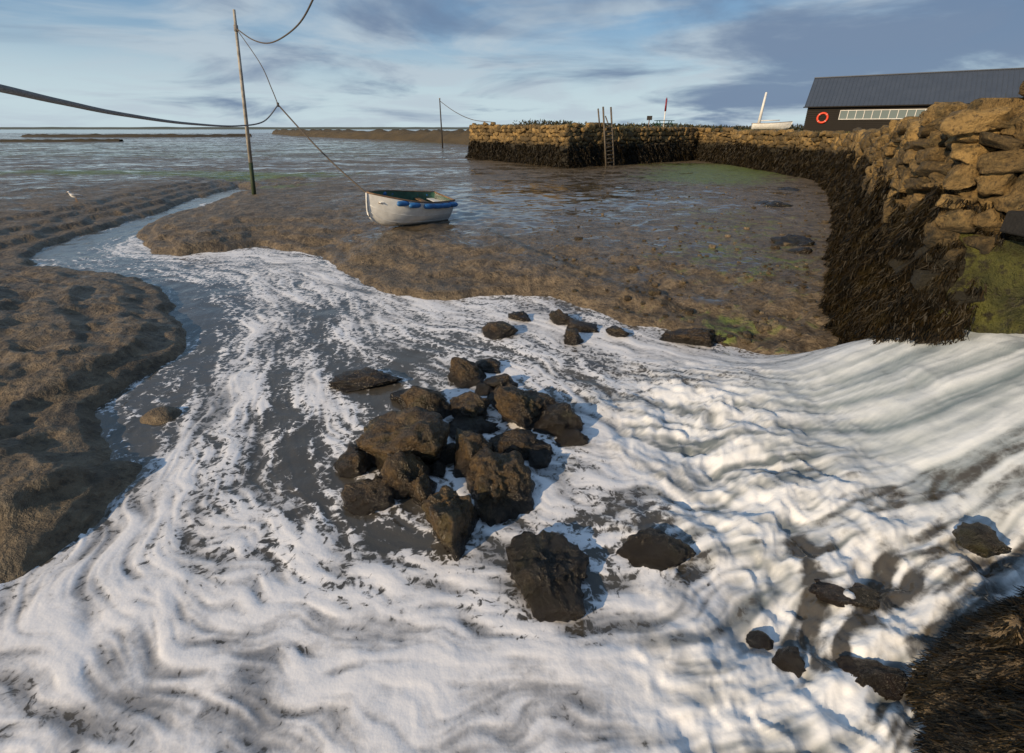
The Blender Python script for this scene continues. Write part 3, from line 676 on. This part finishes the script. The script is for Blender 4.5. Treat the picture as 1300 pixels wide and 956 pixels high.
# =================================================== things on the quay
GRN=simple('green_bench_paint',(.02,.07,.045),.5)
pt_=empty('picnic_table',(17.5,61.0,3.6),(0,0,.3))
box('table_top',(0,0,.76),(2.2,.75,.06),GRN,pt_)
for s_ in (-1,1):
    box('seat_%d'%s_,(0,s_*.72,.45),(2.2,.27,.05),GRN,pt_)
    box('cross_beam_%d'%s_,(s_*.7,0,.40),(.07,1.6,.09),GRN,pt_)
    for q_ in (-1,1): box('leg_%d_%d'%(s_,q_),(s_*.78,q_*.42,.37),(.07,.09,.86),GRN,pt_,(q_*math.radians(28),0,0))
RED=simple('red_paint',(.22,.03,.05),.5); BLK=simple('dark_board',(.04,.035,.03),.7)
ps=empty('marker_post',(17.9,62.5,3.4)); tube('shaft',[(0,0,0),(0,0,2.0)],.07,WHITE,ps); tube('red_top',[(0,0,1.98),(0,0,3.3)],[.12,.10],RED,ps); tube('finial',[(0,0,3.3),(0,0,3.45)],[.05,.02],RED,ps)
ps=empty('notice_board',(16.0,62,3.45)); tube('shaft',[(0,0,0),(0,0,1.3)],.06,WOOD,ps); box('board',(0,-.05,1.2),(.6,.1,.45),BLK,ps)
wb=empty('white_sailing_boat',(31.5,64.5,3.3),(0,0,math.radians(-20)))
hull(wb,4.2,1.6,.75,HULLW,WHITE,False); tube('mast',[(-1.4,0,.1),(-1.15,0,4.2)],[.20,.12],WHITE,wb,8); tube('boom',[(-1.3,0,1.1),(.9,0,1.15)],.06,WHITE,wb,8)
# =================================================== sluice beam and algae-green masonry on the right
def algae_mat():
    m,nt,b=mat('algae_stone'); p=geo(nt); n_=noi(nt,p,3,5,.6)
    c=mix(nt,mr(nt,n_,.3,.7),(.03,.034,.008),(.13,.13,.026)); c=mix(nt,mr(nt,noi(nt,p,6,6,.7),.45,.64,0,.95),c,(.02,.016,.008))
    nt.links.new(c,b.inputs['Base Color']); b.inputs['Roughness'].default_value=.5
    nt.links.new(bump(nt,noi(nt,p,7,5,.7),1,.2),b.inputs['Normal']); return m
sl_=empty('sluice_outlet')
gxs=np.linspace(6.1,13,120); gzs=np.linspace(-.4,2.2,46); GXX,GZZ=np.meshgrid(gxs,gzs)
gyy=5.82+.03*(GXX-6)+.22*(fbm(GXX*2.2,GZZ*2.6,4,95)-.5)*2+.6*ss(6.45,6.1,GXX)+.25*ss(1.95,2.2,GZZ)
go=mesh_np('algae_covered_masonry',np.stack([GXX.ravel(),gyy.ravel(),GZZ.ravel()],1),gridfaces(46,120),algae_mat()); go.parent=sl_
box('timber_beam',(9.35,5.98,2.40),(6.6,.36,.26),simple('black_timber',(.012,.011,.010),.8,bmp=.8),sl_,(0,math.radians(1),.03),.02)
# =================================================== gull
GW=simple('gull_feathers',(.75,.74,.72),.7,var=.08); GG=simple('gull_grey_wing',(.25,.27,.30),.7); GY_=simple('gull_beak',(.55,.28,.04),.5)
gpz=at(100,262,0); gh=float(terr(np.array([gpz[0]]),np.array([gpz[1]]))[0])
gu=empty('seagull',(gpz[0],gpz[1],gh),(0,0,math.radians(190))); gu.scale=(1.15,1.15,1.15)
tube('body_and_head',[(-.24,0,.20),(-.14,0,.22),(0,0,.22),(.10,0,.25),(.155,0,.31),(.175,0,.37),(.20,0,.39),(.225,0,.385)],[.012,.05,.085,.075,.045,.036,.034,.012],GW,gu,12,5)
for s_ in (-1,1):
    tube('wing_%d'%s_,[(.09,s_*.06,.27),(0,s_*.075,.26),(-.14,s_*.05,.25),(-.30,s_*.015,.22)],[.02,.05,.035,.006],GG,gu,8,4)
    tube('leg_%d'%s_,[(-.005,s_*.03,.16),(.01,s_*.03,.09),(-.005,s_*.03,.005)],.007,GY_,gu,6)
    box('foot_%d'%s_,(.02,s_*.03,.004),(.06,.035,.006),GY_,gu,bev=0)
tube('beak',[(.22,0,.385),(.27,0,.378),(.285,0,.368)],[.012,.008,.003],GY_,gu,6)
# =================================================== light + sky
el,az=math.radians(22),math.radians(229)
sd_=Vector((math.sin(az)*math.cos(el),math.cos(az)*math.cos(el),math.sin(el)))
sun=bpy.data.lights.new('sun','SUN'); sun.energy=4.4; sun.angle=math.radians(.6); sun.color=(1,.76,.48)
so=link(bpy.data.objects.new('sun',sun)); so.rotation_euler=sd_.to_track_quat('Z','Y').to_euler()
w=bpy.data.worlds.new('World'); S.world=w; w.use_nodes=True; nt=w.node_tree; bg=nt.nodes['Background']
sky=nt.nodes.new('ShaderNodeTexSky'); sky.sky_type='NISHITA'; sky.sun_disc=False; sky.sun_elevation=el; sky.sun_rotation=az; sky.air_density=1.0; sky.dust_density=.3; sky.ozone_density=3
g=nt.nodes.new('ShaderNodeTexCoord').outputs['Generated']; sep=nt.nodes.new('ShaderNodeSeparateXYZ'); nt.links.new(g,sep.inputs[0])
zc=mth(nt,'ADD',mth(nt,'MAXIMUM',sep.outputs[2],0.0),.13)
cmb=nt.nodes.new('ShaderNodeCombineXYZ'); nt.links.new(mth(nt,'DIVIDE',sep.outputs[0],zc),cmb.inputs[0]); nt.links.new(mth(nt,'DIVIDE',sep.outputs[1],zc),cmb.inputs[1])
c1=noi(nt,cmb.outputs[0],.9,6,.55,.6); c2=noi(nt,cmb.outputs[0],.62,6,.56,.5)
side=mr(nt,sep.outputs[0],0,.65)
hz=mr(nt,sep.outputs[2],.0,.22)
base=mix(nt,.6,sky.outputs[0],(2.0,4.0,6.4))
base=mix(nt,mr(nt,hz,0,1,.9,.0),base,(6.4,7.8,8.3))
pale=mix(nt,mr(nt,c1,.40,.62,0,.85),base,(5.4,6.4,7.2))
dk=mr(nt,mth(nt,'ADD',mth(nt,'ADD',c2,mth(nt,'MULTIPLY',side,.18)),mth(nt,'MULTIPLY',hz,.12)),.52,.74,0,.9)
fin=mix(nt,dk,pale,(1.7,2.5,3.9))
nt.links.new(fin,bg.inputs['Color']); bg.inputs['Strength'].default_value=.090
# =================================================== camera
cam=bpy.data.cameras.new('camera'); cam.sensor_width=36; cam.lens=36*FL/1300; cam.shift_y=-45/1300; cam.clip_end=20000; cam.clip_start=.05
co=link(bpy.data.objects.new('camera',cam)); co.location=(0,0,H); co.rotation_euler=(math.pi/2-PITCH,0,0); S.camera=co
